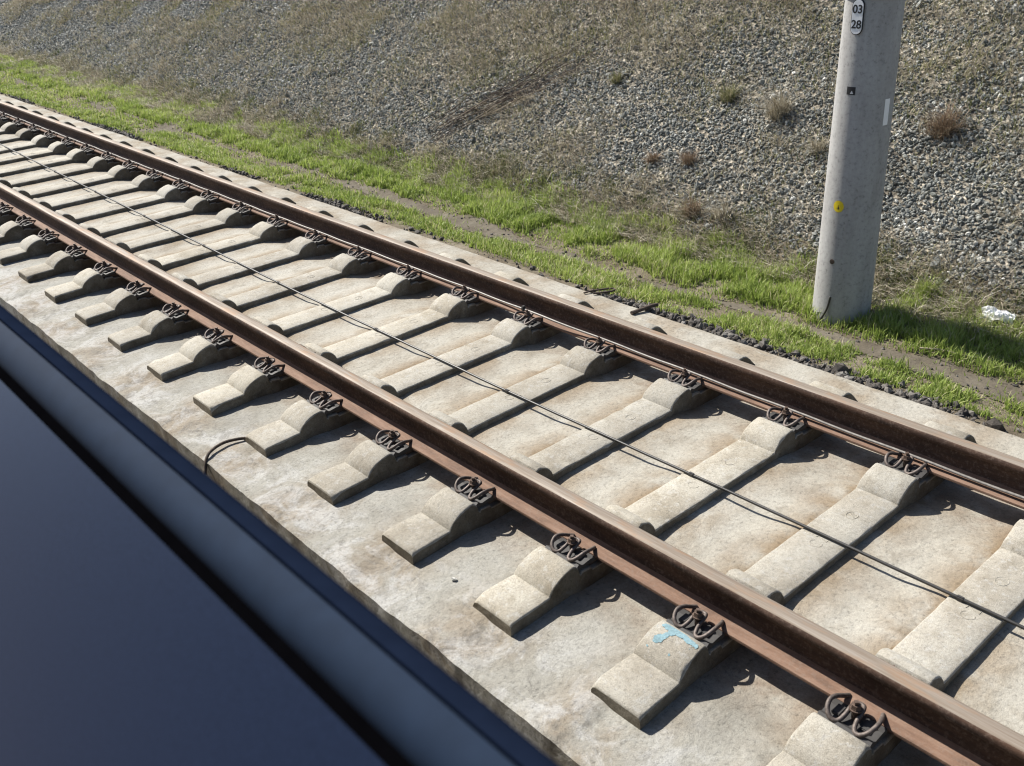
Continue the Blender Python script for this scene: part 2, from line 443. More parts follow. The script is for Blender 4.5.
xs_v = np.concatenate([[X_FAR - 0.10], np.arange(X_FAR - 0.03, TOE + 0.35, 0.03)])
ys_v = np.concatenate([-np.geomspace(60, 3.2, 14), np.arange(-3, 27, 0.04), np.geomspace(27.2, 300, 16)])
tag(link('verge', grid_mesh('verge', xs_v, ys_v, land), M['soil']), kind='structure')
xs_b = np.concatenate([np.arange(xs_v[-1], 6.5, 0.045), np.geomspace(6.6, 500, 26)])
tag(link('embankment', grid_mesh('embankment', xs_b, ys_v, land), M['bank']), kind='structure')

def path_mask(x, y):
    cx = 1.955 + 0.10 * (fbm(y * 0.55, y * 0 + 9.1, 71, 3) - 0.5) * 2 + 0.02 * np.maximum(y - 5, 0)
    hw = 0.065 + 0.17 * (fbm(y * 1.1, y * 0 + 2.7, 73, 3) - 0.5) * 2
    return 1 - sstep(hw * 0.65, hw * 1.25, np.abs(x - cx) + 0.10 * (fbm(x * 5, y * 5, 75, 3) - 0.5))

# the trodden path: a sheet just above the soil inside its own ragged outline
xs_p = np.arange(1.66, 2.55, 0.02); ys_p = np.arange(-3, 26, 0.03)
X, Y = np.meshgrid(xs_p, ys_p); Mk = path_mask(X, Y) > 0.35
Z = land(X, Y) + 0.004
I = np.arange(X.size).reshape(X.shape)
ok = Mk[:-1, :-1] & Mk[:-1, 1:] & Mk[1:, :-1] & Mk[1:, 1:]
q = np.stack([I[:-1, :-1][ok], I[:-1, 1:][ok], I[1:, 1:][ok], I[1:, :-1][ok]], -1)
used, inv = np.unique(q.ravel(), return_inverse=True)
V = np.stack([X.ravel(), Y.ravel(), Z.ravel()], -1)[used]
tag(link('path', np_mesh('path', V, inv, np.arange(len(q)) * 4, smooth=True), M['path']), kind='structure')

# ------------------------------------------------------------------ the slab
def slab_z(x, y):
    ph = (y / PITCH + 100.5) % 1 - 0.5
    dist = np.abs(ph) * PITCH
    z = ZS + 0.021 * (1 - sstep(0.36, 0.60, np.abs(x))) + 0.008 * (fbm(x * 2.2, y * 2.2, 51, 3) - 0.5) + 0.004 * (fbm(x * 14, y * 14, 55, 3) - 0.5)
    z = z + (0.004 + 0.022 * fbm(x * 2.2, y * 1.5, 57, 3)) * (1 - sstep(0.11, 0.36, ph * PITCH)) * sstep(0.0, 0.1, ph) * (1 - sstep(0.35, 0.55, np.abs(x)))
    z = z + 0.014 * fbm(x * 2.5, y * 1.5, 56, 2) * (1 - sstep(0.11, 0.30, ph * PITCH)) * sstep(0.0, 0.1, ph)
    z = z - 0.012 * (1 - sstep(0.10, 0.28, np.abs(np.abs(x) - RX)))
    hi = ZM + 0.006 + 0.006 * (fbm(x * 4, y * 4, 58, 3) - 0.5) - 0.006 * sstep(1.2, 1.335, x)
    t = sstep(0.955, 1.01, x); z = z * (1 - t) + hi * t
    z = z - 0.010 * sstep(1.28, 1.5, -x) + 0.012 * (fbm(x * 6, y * 6, 59, 3) - 0.5) * sstep(1.25, 1.45, -x)
    return z
xs_c = np.concatenate([[X_NEAR - 0.012, X_NEAR - 0.006, X_NEAR - 0.001], np.arange(X_NEAR + 0.012, X_FAR - 0.01, 0.022), [X_FAR - 0.004, X_FAR, X_FAR + 0.002]])
ys_c = np.concatenate([np.linspace(-12, -2.1, 60), np.arange(-2, 21, 0.022), np.linspace(21.1, 60, 200)])
X, Y = np.meshgrid(xs_c, ys_c); Z = slab_z(X, Y)
jag = 0.012 * (fbm(Y * 9, Y * 0 + 1.5, 61, 4) - 0.5) + 0.02 * (fbm(Y * 1.1, Y * 0 + 4.5, 63, 2) - 0.5)
X = X + jag * (1 - sstep(X_NEAR, X_NEAR + 0.10, X)) + 0.02 * (fbm(Y * 5, Y * 0 + 7.5, 65, 4) - 0.5) * sstep(X_FAR - 0.08, X_FAR, X)
Z[:, 2] -= 0.006; Z[:, 1] -= 0.20; Z[:, 0] -= 0.45
Z[:, -2] -= 0.004; Z[:, -1] -= 0.35
X[:, :2] += 0.012 * (fbm(Y[:, :2] * 9, Z[:, :2] * 9, 67, 3) - 0.5)
nx, ny = len(xs_c), len(ys_c)
I = np.arange(nx * ny).reshape(ny, nx)
q = np.stack([I[:-1, :-1], I[:-1, 1:], I[1:, 1:], I[1:, :-1]], -1).reshape(-1, 4)
me = np_mesh('track_slab', np.stack([X, Y, Z], -1).reshape(-1, 3), q.ravel(), np.arange(len(q)) * 4, smooth=True)
me.set_sharp_from_angle(angle=math.radians(50))
tag(link('track_slab', me, M['slab']), kind='structure')

# ------------------------------------------------------------------ sleepers with their fastenings
# half profile of the top: x distance from the track centre, z
D = RX
half = [(k * 0.04, ZM) for k in range(11)] + [(D - 0.345, ZM), (D - 0.336, ZM + 0.016), (D - 0.320, ZM + 0.032), (D - 0.297, ZM + 0.047), (D - 0.270, ZM + 0.058), (D - 0.242, ZM + 0.0655), (D - 0.218, ZM + 0.0695),
        (D - 0.203, ZM + 0.070), (D - 0.191, ZM + 0.065), (D - 0.180, ZM + 0.050), (D - 0.172, ZM + 0.018), (D - 0.165, ZM + 0.012), (D - 0.158, ZM + 0.022), (D - 0.105, ZM + 0.018), (D - 0.098, ZM + 0.004)]
outer = [(2 * D - x, z) for x, z in half[::-1] if D - 0.346 < x < D - 0.05]
outer = outer + [(1.14, ZM), (1.18, ZM), (1.22, ZM), (1.26, ZM - 0.001), (1.300, ZM - 0.003), (1.308, ZM - 0.007), (1.312, ZM - 0.013)]
top = half + outer
# behind the far rail the hump is longer and its foot lies farther out
far = half + [(D + d, ZM + h) for d, h in ((0.098, 0.004), (0.105, 0.018), (0.158, 0.022), (0.165, 0.012), (0.172, 0.018), (0.180, 0.052), (0.191, 0.068), (0.205, 0.076), (0.235, 0.083), (0.262, 0.087), (0.285, 0.087), (0.305, 0.082), (0.325, 0.070), (0.345, 0.052), (0.365, 0.030), (0.385, 0.010), (0.398, 0.0))] + [(1.300, ZM - 0.002), (1.312, ZM - 0.010)]
# inside the near rail the hump is short, so that only its end shows past the rail head
near_in = [(D - 0.203 - (D - 0.203 - x) * 0.62 if D - 0.35 < x < D - 0.203 else x, z) for x, z in half]
full = [(-x, z) for x, z in (near_in + outer)[::-1]][:-1] + far
def sleeper_mesh(seed):
    bm = bmesh.new()
    zb = -0.34
    rs = random.Random(seed)
    def hw(x, z):
        ax = abs(x)
        b = 0.104 + 0.010 * float(sstep(0.9, 1.3, ax))
        return b - (z - ZM) * 0.05
    chips = [(rs.uniform(-1.3, 1.3), rs.choice((-1, 1)), rs.uniform(0.02, 0.06), rs.uniform(0.004, 0.013)) for _ in range(9)]
    chips += [(-1.31, rs.choice((-1, 1)), 0.04, rs.uniform(0.006, 0.018)), (-1.30, rs.choice((-1, 1)), 0.05, rs.uniform(0.0, 0.014))]
    rows = []
    for x, z in full:
        h = hw(x, z)
        def ed(sd):
            c = 0.006 + abs(rs.gauss(0, 0.0018))
            for cx_, cs, cl, cd in chips:
                if cs == sd and abs(x - cx_) < cl: c += cd * (1 - abs(x - cx_) / cl)
            return c
        cl_, cr_ = ed(-1), ed(1)
        dz = rs.gauss(0, 0.0006)
        xb = x * 1.003 if abs(x) > 1.3 else x
        rows.append([bm.verts.new((xb, -h - 0.003, zb)), bm.verts.new((x, -h + rs.gauss(0, .0006), z - cl_)), bm.verts.new((x, -h + cl_ * 0.35, z - cl_ * 0.35)), bm.verts.new((x, -h + cl_, z + dz)),
                     bm.verts.new((x, -0.03, z + dz + 0.0008)), bm.verts.new((x, 0.03, z + dz + 0.0008)),
                     bm.verts.new((x, h - cr_, z + dz)), bm.verts.new((x, h - cr_ * 0.35, z - cr_ * 0.35)), bm.verts.new((x, h + rs.gauss(0, .0006), z - cr_)), bm.verts.new((xb, h + 0.003, zb))])
    for a, b in zip(rows[:-1], rows[1:]):
        for k in range(9):
            f = bm.faces.new((a[k], a[k + 1], b[k + 1], b[k]))
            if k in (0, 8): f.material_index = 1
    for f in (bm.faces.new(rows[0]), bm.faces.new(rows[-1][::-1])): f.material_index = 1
    return bm

def clip_path():
    # local frame: u away from the rail (0 = edge of the foot), v along the rail, w above the foot underside
    h = [(-0.034, 0.060, 0.021), (-0.010, 0.069, 0.030), (0.022, 0.079, 0.044), (0.055, 0.082, 0.048), (0.084, 0.071, 0.034), (0.096, 0.050, 0.020),
         (0.088, 0.030, 0.018), (0.062, 0.021, 0.030), (0.030, 0.019, 0.044), (0.006, 0.013, 0.047)]
    pts = h + [(0.000, 0.0, 0.047)] + [(a, -b, c) for a, b, c in h[::-1]]
    return spline(pts, 5)
CP = clip_path()
ZF = -0.172     # underside of the rail foot
def fastening(parent, cx):
    bm = bmesh.new()
    add_box(bm, (-0.185, -0.080, ZM + 0.001), (0.185, 0.080, ZF - 0.007), 0.004)       # ribbed steel base plate
    add_box(bm, (-0.085, -0.085, ZF - 0.0068), (0.085, 0.085, ZF - 0.0005), 0.002)     # pad under the foot
    f = from_bm('rail_fastening', bm, M['plate'], parent, loc=(cx, 0, 0))
    for s in (-1, 1):
        e = 0.0755
        bm = bmesh.new()
        poly = [(s * (e + 0.002), ZF - 0.006), (s * (e + 0.105), ZF - 0.006), (s * (e + 0.105), ZF + 0.012), (s * (e + 0.094), ZF + 0.020), (s * (e + 0.075), ZF + 0.008), (s * (e + 0.030), ZF + 0.014), (s * (e + 0.002), ZF + 0.012)]
        add_prism(bm, poly, -0.096, 0.094)
        for yy in (-0.052, 0.052):
            add_box(bm, (min(s * (e + .02), s * (e + .066)), yy - 0.016, ZF + 0.008), (max(s * (e + .02), s * (e + .066)), yy + 0.016, ZF + 0.021), 0.003)
        from_bm('guide_plate', bm, M['guide'], f)
        bm = bmesh.new()
        add_tube(bm, [(s * (e + u), v, ZF + w) for u, v, w in CP], 0.0080, 8)
        from_bm('spring_clip', bm, M['clip'], f, smooth=True, angle=60)
        bm = bmesh.new()
        bx = s * (e + 0.036)
        add_tube(bm, [(bx, 0, ZF + 0.0), (bx, 0, ZF + 0.052)], 0.0115, 10)
        add_tube(bm, [(bx, 0, ZF + 0.0525), (bx, 0, ZF + 0.0575)], 0.022, 16)
        add_tube(bm, [(bx, 0, ZF + 0.058), (bx, 0, ZF + 0.063), (bx, 0, ZF + 0.074)], [0.0185, 0.0165, 0.0155], 6)
        add_tube(bm, [(bx, 0, ZF + 0.0742), (bx, 0, ZF + 0.086)], 0.0095, 4)
        from_bm('bolt', bm, M['bolt'], f)
    return f

def children(o): return [c for c in bpy.data.objects if c.parent == o]
sl = empty('concrete_sleeper')
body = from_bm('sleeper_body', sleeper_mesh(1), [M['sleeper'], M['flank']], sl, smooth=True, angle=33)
variants = [body.data]
for k in range(2, 8):
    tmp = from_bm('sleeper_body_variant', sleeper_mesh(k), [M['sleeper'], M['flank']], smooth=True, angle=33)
    variants.append(tmp.data); bpy.data.objects.remove(tmp)
# worn casting marks on the flat middle
def mark(x, kind):
    bm = bmesh.new()
    if kind == 0:
        for r in (0.030,):
            add_tube(bm, [(x + r * math.cos(a), r * 0.8 * math.sin(a), ZM + 0.0003) for a in np.linspace(0.4, 5.6, 22)], 0.0022, 5)
        add_tube(bm, [(x - 0.012, -0.014, ZM + 0.0003), (x + 0.004, 0.014, ZM + 0.0003)], 0.002, 5)
        add_tube(bm, [(x + 0.012, -0.012, ZM + 0.0003), (x + 0.014, 0.012, ZM + 0.0003)], 0.002, 5)
    else:
        add_tube(bm, [(x + 0.024 * math.cos(a) - 0.02, 0.026 * math.sin(a), ZM + 0.0003) for a in np.linspace(0.7, 5.2, 18)], 0.0022, 5)
        add_tube(bm, [(x + 0.018, 0.026, ZM + 0.0003), (x + 0.034, 0.02, ZM + 0.0003), (x + 0.022, -0.006, ZM + 0.0003), (x + 0.016, -0.026, ZM + 0.0003), (x + 0.04, -0.026, ZM + 0.0003)], 0.002, 5)
    return bm
from_bm('casting_mark', mark(0.20, 0), M['sleeper'], body)
from_bm('casting_mark', mark(-0.06, 1), M['sleeper'], body)
fastening(sl, -RX); fastening(sl, RX)

def copy_tree(o, parent=None):
    c = o.copy(); C.objects.link(c)
    c.parent = parent
    for ch in children(o): copy_tree(ch, c)
    return c
ORD = ['', 'first', 'second', 'third', 'fourth', 'fifth', 'sixth', 'seventh', 'eighth', 'ninth', 'tenth', 'eleventh', 'twelfth', 'thirteenth', 'fourteenth', 'fifteenth',
       'sixteenth', 'seventeenth', 'eighteenth', 'nineteenth', 'twentieth', 'twenty-first', 'twenty-second', 'twenty-third', 'twenty-fourth', 'twenty-fifth', 'twenty-sixth', 'twenty-seventh']
GR = 'concrete sleepers set in the track slab'
sleepers = {}
order = [1] + [i for i in range(-1, 28) if i != 1]
for n, i in enumerate(order):
    o = sl if n == 0 else copy_tree(sl)
    o.location = (random.uniform(-0.006, 0.006), i * PITCH + random.uniform(-0.005, 0.005), random.uniform(-0.002, 0.002) if i != 1 else 0)
    o.rotation_euler = (0, 0, math.radians(random.uniform(-0.35, 0.35)))
    sleepers[i] = o
    for ch in children(o):
        if ch.name.startswith('sleeper_body'): ch.data = variants[(i * 3) % 7]
    if i == 1: lab = 'pale concrete sleeper with a splash of blue paint on its near hump'
    elif i == 0: lab = 'pale concrete sleeper at the lower right, next before the blue painted one'
    elif i == -1: lab = 'pale concrete sleeper at the lower right edge, second before the blue painted one'
    else: lab = 'pale concrete sleeper, %s beyond the blue painted one going up the track' % ORD[i - 1]
    tag(o, lab, 'sleeper', GR)

# blue paint: a thin skin that follows the near hump of sleeper 1
prof = [(-x, z) for x, z in top if D + 0.185 <= x <= D + 0.34]
prof = [(-(2 * D - x), z) for x, z in half if D - 0.33 <= x <= D - 0.203]      # from the foot of the hump to its crest, near block
prof = sorted(prof, key=lambda p: p[0])
px = np.array([p[0] for p in prof]); pz = np.array([p[1] for p in prof])
uu = np.linspace(px[0], px[-1], 62); vv = np.linspace(-0.092, 0.092, 90)
bm = bmesh.new(); vid = {}
def paint(u, v):
    t = (u - px[0]) / (px[-1] - px[0])        # 0 foot, 1 crest
    n = fbm(np.array([u * 45.0]), np.array([v * 45.0]), 91, 4)[0]
    bar_ = max(0, 1 - abs(t - (0.90 - 1.2 * max(-v - 0.03, 0))) / 0.17) * float(sstep(-0.095, -0.08, v)) * float(1 - sstep(0.07, 0.085, v))
    vc = 0.020 + 0.055 * (0.9 - t)
    stem = max(0, 1 - abs(v - vc) / 0.024) * float(sstep(0.15, 0.30, t))
    return max(bar_, stem) + (n - 0.5) * 1.3 > 0.40
for i in range(len(uu) - 1):
    for j in range(len(vv) - 1):
        if paint((uu[i] + uu[i + 1]) / 2, (vv[j] + vv[j + 1]) / 2):
            f = []
            for a, b in ((i, j), (i + 1, j), (i + 1, j + 1), (i, j + 1)):
                if (a, b) not in vid: vid[(a, b)] = bm.verts.new((uu[a], vv[b], float(np.interp(uu[a], px, pz)) + 0.0022))
                f.append(vid[(a, b)])
            bm.faces.new(f)
bp = from_bm('paint_mark', bm, M['blue'], sleepers[1])
bp['label'] = 'light blue spray paint mark'

# ------------------------------------------------------------------ rails
def rail_poly():
    r = [(0.0, 0.0), (0.012, -0.0003), (0.022, -0.0018), (0.030, -0.005), (0.0345, -0.011), (0.036, -0.020), (0.0365, -0.033), (0.034, -0.038), (0.020, -0.0425), (0.0115, -0.047),
         (0.0088, -0.056), (0.0083, -0.085), (0.0090, -0.118), (0.0120, -0.132), (0.022, -0.1415), (0.045, -0.1515), (0.0705, -0.1585), (0.0742, -0.1605), (0.075, -0.164), (0.075, -0.1715), (0.0735, -0.172)]
    return r
def make_rail(cx, label):
    r = rail_poly()
    poly = r + [(-x, z) for x, z in r[::-1][:-1]]
    ys = np.concatenate([np.arange(-14, 60, 0.5)])
    bm = bmesh.new(); rings = []
    for y in ys: rings.append([bm.verts.new((x, y, z)) for x, z in poly])
    n = len(poly)
    for a, b in zip(rings[:-1], rings[1:]):
        for k in range(n):
            f = bm.faces.new((a[k], b[k], b[(k + 1) % n], a[(k + 1) % n]))
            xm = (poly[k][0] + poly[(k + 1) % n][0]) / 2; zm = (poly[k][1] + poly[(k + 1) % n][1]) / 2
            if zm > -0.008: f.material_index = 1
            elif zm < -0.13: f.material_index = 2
    bm.faces.new(rings[0]); bm.faces.new(rings[-1][::-1])
    o = from_bm('running_rail', bm, [M['rust'], M['head'], M['foot']], smooth=True, angle=35, loc=(cx, 0, 0))
    tag(o, label, 'rail')
    return o
make_rail(-RX, 'rusty steel rail nearer the dark blue carriage, its foot lit reddish brown')
make_rail(RX, 'rusty steel rail beside the grass verge, with a thin cable along its foot')

# ------------------------------------------------------------------ cables
ys = np.arange(-8, 40, 0.16)
cxp = np.interp(ys, [-8, -0.2, 1.07, 2.67, 4.9, 8.5, 12.5, 20, 40], [-0.02, -0.02, -0.025, -0.055, -0.050, 0.02, 0.10, 0.16, 0.16]) + 0.004 * (vnoise(ys * 0.7, ys * 0, 5) - 0.5)
ph = np.abs((ys / PITCH + 100.5) % 1 - 0.5) * PITCH
cz = ZM + 0.0105 - 0.001 * sstep(0.12, 0.32, ph)
root = empty('conductor_cable', (0, 0, 0))
bm = bmesh.new(); add_tube(bm, list(zip(cxp, ys, cz)), 0.0070, 8)
from_bm('cable_core', bm, M['blackcable'], root, smooth=True)
tag(root, 'thin black cable lying across the sleepers midway between the rails', 'cable')
for k in range(0, 14):
    y = 0.055 + k * 2 * PITCH
    x = float(np.interp(y, ys, cxp))
    bm = bmesh.new()
    add_box(bm, (x - 0.009, y - 0.016, ZM - 0.001), (x + 0.009, y + 0.016, ZM + 0.020), 0.004)
    from_bm('cable_clamp', bm, M['guide'], root)
ys2 = np.arange(-6, 40, 0.08)
bow = np.exp(-((ys2 - 3.02) / 0.30) ** 2)
x2 = RX - 0.050 - 0.030 * bow + 0.003 * (vnoise(ys2 * 2, ys2 * 0 + 3, 8) - 0.5)
ph2 = np.abs((ys2 / PITCH + 100.5) % 1 - 0.5) * PITCH
z2 = -0.136 + 0.004 * (1 - sstep(0.05, 0.3, ph2)) + 0.020 * bow
root = empty('bonding_cable', (0, 0, 0))
bm = bmesh.new(); add_tube(bm, list(zip(x2, ys2, z2)), 0.0070, 8)
from_bm('cable_core', bm, M['greycable'], root, smooth=True)
y0 = 3.29; bm = bmesh.new()
x0 = float(np.interp(y0, ys2, x2)); z0 = float(np.interp(y0, ys2, z2))
add_box(bm, (x0 - 0.012, y0 - 0.012, z0 - 0.012), (x0 + 0.012, y0 + 0.012, z0 + 0.022), 0.004)
from_bm('cable_clamp', bm, M['guide'], root)
tag(root, 'thin grey cable running along the inner foot of the grass-side rail', 'cable')

# ------------------------------------------------------------------ bars sticking out of the slab edges
def bar(name, pts, rad, mat, label, cat, group=None, n=6):
    p = [Vector(a) for a in pts]; b = p[0].copy(); b.z = min(q.z for q in p)
    bm = bmesh.new(); add_tube(bm, [q - b for q in spline(p, n)], rad, 8)
    o = from_bm(name, bm, M[mat], smooth=True, angle=50, loc=b)
    return tag(o, label, cat, group)
bar('steel_rod', [(-1.305, 3.335, ZS - 0.004), (-1.312, 3.335, ZS + 0.016), (-1.40, 3.365, ZS + 0.020), (-1.48, 3.35, ZS + 0.018), (-1.54, 3.31, ZS + 0.008), (-1.585, 3.27, ZS - 0.06)], 0.0085, 'ironrod', 'bent black rod curling over the near slab edge', 'rod')
bar('steel_bar', [(1.215, 2.830, ZM + 0.018), (1.29, 2.82, ZM + 0.019), (1.38, 2.805, ZM + 0.022), (1.43, 2.795, ZM + 0.020)], 0.0135, 'ironrod', 'straight dark iron bar lying across the far slab edge toward the grass', 'bar', n=4)
bar('wire_loop', [(1.275, 3.32, ZM + 0.012), (1.34, 3.30, ZM + 0.015), (1.42, 3.235, ZM + 0.022), (1.445, 3.20, ZM + 0.024), (1.43, 3.18, ZM + 0.022), (1.39, 3.20, ZM + 0.018), (1.31, 3.265, ZM + 0.012)], 0.0065, 'ironrod', 'small dark wire loop on the far slab edge, up the track from the iron bar', 'wire')

# ------------------------------------------------------------------ mast
PX, PY, PZ = 2.26, 1.945, -0.33
CAMAZ = math.atan2(-1.0556 - PY, -3.1242 - PX)
def pr(z): return 0.181 - 0.0105 * (z + 0.3)
mast = empty('concrete_mast', (PX, PY, PZ))
bm = bmesh.new(); rings = []
zs_ = [-0.5] + list(np.arange(-0.3, 7.9, 0.15)) + [7.95]
for z in zs_:
    rings.append([bm.verts.new((pr(z) * math.cos(a), pr(z) * math.sin(a), z - PZ)) for a in np.linspace(0, 2 * PI, 65)[:-1]])
for a, b in zip(rings[:-1], rings[1:]):
    for k in range(64): bm.faces.new((a[k], a[(k + 1) % 64], b[(k + 1) % 64], b[k]))
bm.faces.new(rings[-1]); bm.faces.new(rings[0][::-1])
from_bm('shaft', bm, M['pole'], mast, smooth=True, angle=50)
tag(mast, 'thick tapering grey concrete mast standing in the grass', 'mast')
def flat_on_mast(az, z, off=0.0):
    """matrix of a local frame on the shaft: x to the viewer's right, y up, z outward"""
    a = math.radians(az); nrm = Vector((math.cos(a), math.sin(a), 0)); rt = Vector((-math.sin(a), math.cos(a), 0))
    p = nrm * (pr(z) + off) + Vector((0, 0, z - PZ))
    Mx = Matrix((( rt.x, 0, nrm.x, p.x), (rt.y, 0, nrm.y, p.y), (0, 1, 0, p.z), (0, 0, 0, 1)))
    return Mx
def rounded(w, h, r, n=8):
    pts = []
    for cx, cy, a0 in ((w / 2 - r, h / 2 - r, 0), (-w / 2 + r, h / 2 - r, 90), (-w / 2 + r, -h / 2 + r, 180), (w / 2 - r, -h / 2 + r, 270)):
        for k in range(n + 1):
            a = math.radians(a0 + 90 * k / n); pts.append((cx + r * math.cos(a), cy + r * math.sin(a)))
    return pts
def plate(name, pts, th, mat, parent, mx, wrap=0.0):
    """flat outline thickened by th; wrap = radius bends it round the shaft"""
    bm = bmesh.new()
    a = [bm.verts.new((x, y, 0)) for x, y in pts]; b = [bm.verts.new((x, y, th)) for x, y in pts]
    n = len(pts)
    for i in range(n): bm.faces.new((a[i], a[(i + 1) % n], b[(i + 1) % n], b[i]))
    bm.faces.new(b); bm.faces.new(a[::-1])
    o = from_bm(name, bm, M[mat], parent)
    o.matrix_local = mx
    return o
def wrapped(name, mask, w, h, th, mat, parent, az, z, nx=14, nz=14):
    """thin sheet glued round the shaft; mask(u, v) in -1..1 keeps a cell"""
    bm = bmesh.new(); vs = {}
    for i in range(nx):
        for j in range(nz):
            if not mask((i + .5) / nx * 2 - 1, (j + .5) / nz * 2 - 1): continue
            f = []
            for a, b in ((i, j), (i + 1, j), (i + 1, j + 1), (i, j + 1)):
                if (a, b) not in vs:
                    s_ = (a / nx - 0.5) * w; zz = z + (b / nz - 0.5) * h
                    ang = math.radians(az) + s_ / pr(zz); r = pr(zz) + th
                    vs[(a, b)] = bm.verts.new((r * math.cos(ang), r * math.sin(ang), zz - PZ))
                f.append(vs[(a, b)])
            bm.faces.new(f)
    return from_bm(name, bm, M[mat], parent)
def text_mesh(name, body, size, mat, parent, mx, depth=0.0006):
    cu = bpy.data.curves.new('t', 'FONT'); cu.body = body; cu.size = size; cu.extrude = depth; cu.align_x = 'CENTER'; cu.align_y = 'CENTER'
    cu.offset = 0.0012
    o = bpy.data.objects.new('t', cu); C.objects.link(o)
    dg = bpy.context.evaluated_depsgraph_get(); me = bpy.data.meshes.new_from_object(o.evaluated_get(dg))
    bpy.data.objects.remove(o)
    me.name = name
    t = link(name, me, M[mat], parent); t.matrix_local = mx
    return t
npm = flat_on_mast(180, 1.560, 0.003)
bk = plate('plate_backing', rounded(0.074, 0.190, 0.036), 0.004, 'ink', mast, npm)
npl = plate('number_plate', rounded(0.064, 0.180, 0.031), 0.004, 'plateface', mast, npm @ Matrix.Translation((0, 0, 0.0045)))
text_mesh('digits', '03', 0.062, 'ink', npl, Matrix.Translation((0, 0.040, 0.0048)))
text_mesh('digits', '28', 0.062, 'ink', npl, Matrix.Translation((0, -0.040, 0.0048)))
st = wrapped('warning_sticker', lambda u, v: u * u + v * v < 1, 0.066, 0.072, 0.0015, 'yellow', mast, 182, 0.478, 30, 30)
wrapped('arrow_symbol', lambda u, v: abs(u - 0.1) < 0.45 * (1 - (v + 1) / 2) or (abs(u + 0.55) < 0.12 and v < 0.2), 0.026, 0.026, 0.0024, 'ink', st, 182, 0.473, 12, 12)
bt = wrapped('black_tag', lambda u, v: True, 0.052, 0.045, 0.0015, 'ink', mast, 182, 1.160)
wrapped('triangle_symbol', lambda u, v: abs(u) < 0.9 * (1 - (v + 1) / 2), 0.024, 0.018, 0.0024, 'plategrey', bt, 184, 1.153, 12, 12)
wrapped('white_tag', lambda u, v: True, 0.040, 0.150, 0.0015, 'white', mast, 260, 1.035)
bm = bmesh.new()   # socket of an earth terminal
mx = flat_on_mast(181, 0.125, -0.004)
o = None
add_tube(bm, [(0, 0, 0), (0, 0, 0.007)], 0.016, 14); add_tube(bm, [(0, 0, 0.0072), (0, 0, 0.009)], 0.007, 8)
o = from_bm('earth_socket', bm, M['plate'], mast); o.matrix_local = mx
bm = bmesh.new(); pts = []
for az, z, e in ((186, -0.105, 0.004), (185, -0.13, 0.006), (182, -0.19, 0.010), (175, -0.25, 0.014), (167, -0.30, 0.014), (160, -0.36, 0.006)):
    a = math.radians(az); r = pr(z) + e
    pts.append((r * math.cos(a), r * math.sin(a), z - PZ))
add_tube(bm, spline(pts, 6), 0.0065, 8)
from_bm('earth_wire', bm, M['blackcable'], mast, smooth=True)
# steel band and bracket just above the picture's top edge
bm = bmesh.new()
R1, R2 = pr(1.7) + 0.002, pr(1.7) + 0.012
rr_ = []
for r, z in ((R1, 1.657), (R2, 1.657), (R2, 1.757), (R1, 1.757)):
    rr_.append([bm.verts.new((r * math.cos(a), r * math.sin(a), z - PZ)) for a in np.linspace(0, 2 * PI, 49)[:-1]])
for i in range(4):
    for k in range(48): bm.faces.new((rr_[i][k], rr_[i][(k + 1) % 48], rr_[(i + 1) % 4][(k + 1) % 48], rr_[(i + 1) % 4][k]))
bd = from_bm('clamp_band', bm, M['galv'], mast, smooth=True, angle=40)
bm = bmesh.new()
add_box(bm, (-0.07, 0.172, 1.665 - PZ), (0.02, 0.30, 1.75 - PZ), 0.006)
from_bm('bracket', bm, M['galv'], bd)
wrapped('clamp_label', lambda u, v: True, 0.11, 0.05, 0.0165, 'white', bd, 232, 1.688)

# ------------------------------------------------------------------ loose stones
def icosa():
    p = (1 + 5 ** 0.5) / 2
    v = np.array([(-1, p, 0), (1, p, 0), (-1, -p, 0), (1, -p, 0), (0, -1, p), (0, 1, p), (0, -1, -p), (0, 1, -p), (p, 0, -1), (p, 0, 1), (-p, 0, -1), (-p, 0, 1)], float)
    v /= np.linalg.norm(v[0])
    f = np.array([(0, 11, 5), (0, 5, 1), (0, 1, 7), (0, 7, 10), (0, 10, 11), (1, 5, 9), (5, 11, 4), (11, 10, 2), (10, 7, 6), (7, 1, 8), (3, 9, 4), (3, 4, 2), (3, 2, 6), (3, 6, 8), (3, 8, 9), (4, 9, 5), (2, 4, 11), (6, 2, 10), (8, 6, 7), (9, 8, 1)])
    return v, f
IV, IF = icosa()
def stones_mesh(name, P, size, nrm=None, tint=None):
    n = len(P)
    V = np.repeat(IV[None], n, 0) * (1 + 0.62 * (rng.random((n, 12, 1)) - 0.5))
    V = V * (0.55 + 0.75 * rng.random((n, 1, 3)))
    V[:, :, 2] *= 0.8
    A = rng.normal(size=(n, 4)); A /= np.linalg.norm(A, axis=1, keepdims=True)
    w, x, y, z = A.T
    Rm = np.stack([np.stack([1 - 2 * (y * y + z * z), 2 * (x * y - z * w), 2 * (x * z + y * w)], -1),
                   np.stack([2 * (x * y + z * w), 1 - 2 * (x * x + z * z), 2 * (y * z - x * w)], -1),
                   np.stack([2 * (x * z - y * w), 2 * (y * z + x * w), 1 - 2 * (x * x + y * y)], -1)], 1)
    V = np.einsum('nij,nkj->nki', Rm, V) * size[:, None, None] + P[:, None, :]
    F = (IF[None] + 12 * np.arange(n)[:, None, None]).reshape(-1)
    if tint is None: tint = np.clip(rng.beta(1.6, 2.2, n), 0, 1)
    return np_mesh(name, V.reshape(-1, 3), F, np.arange(20 * n) * 3, np.repeat(tint, 12))

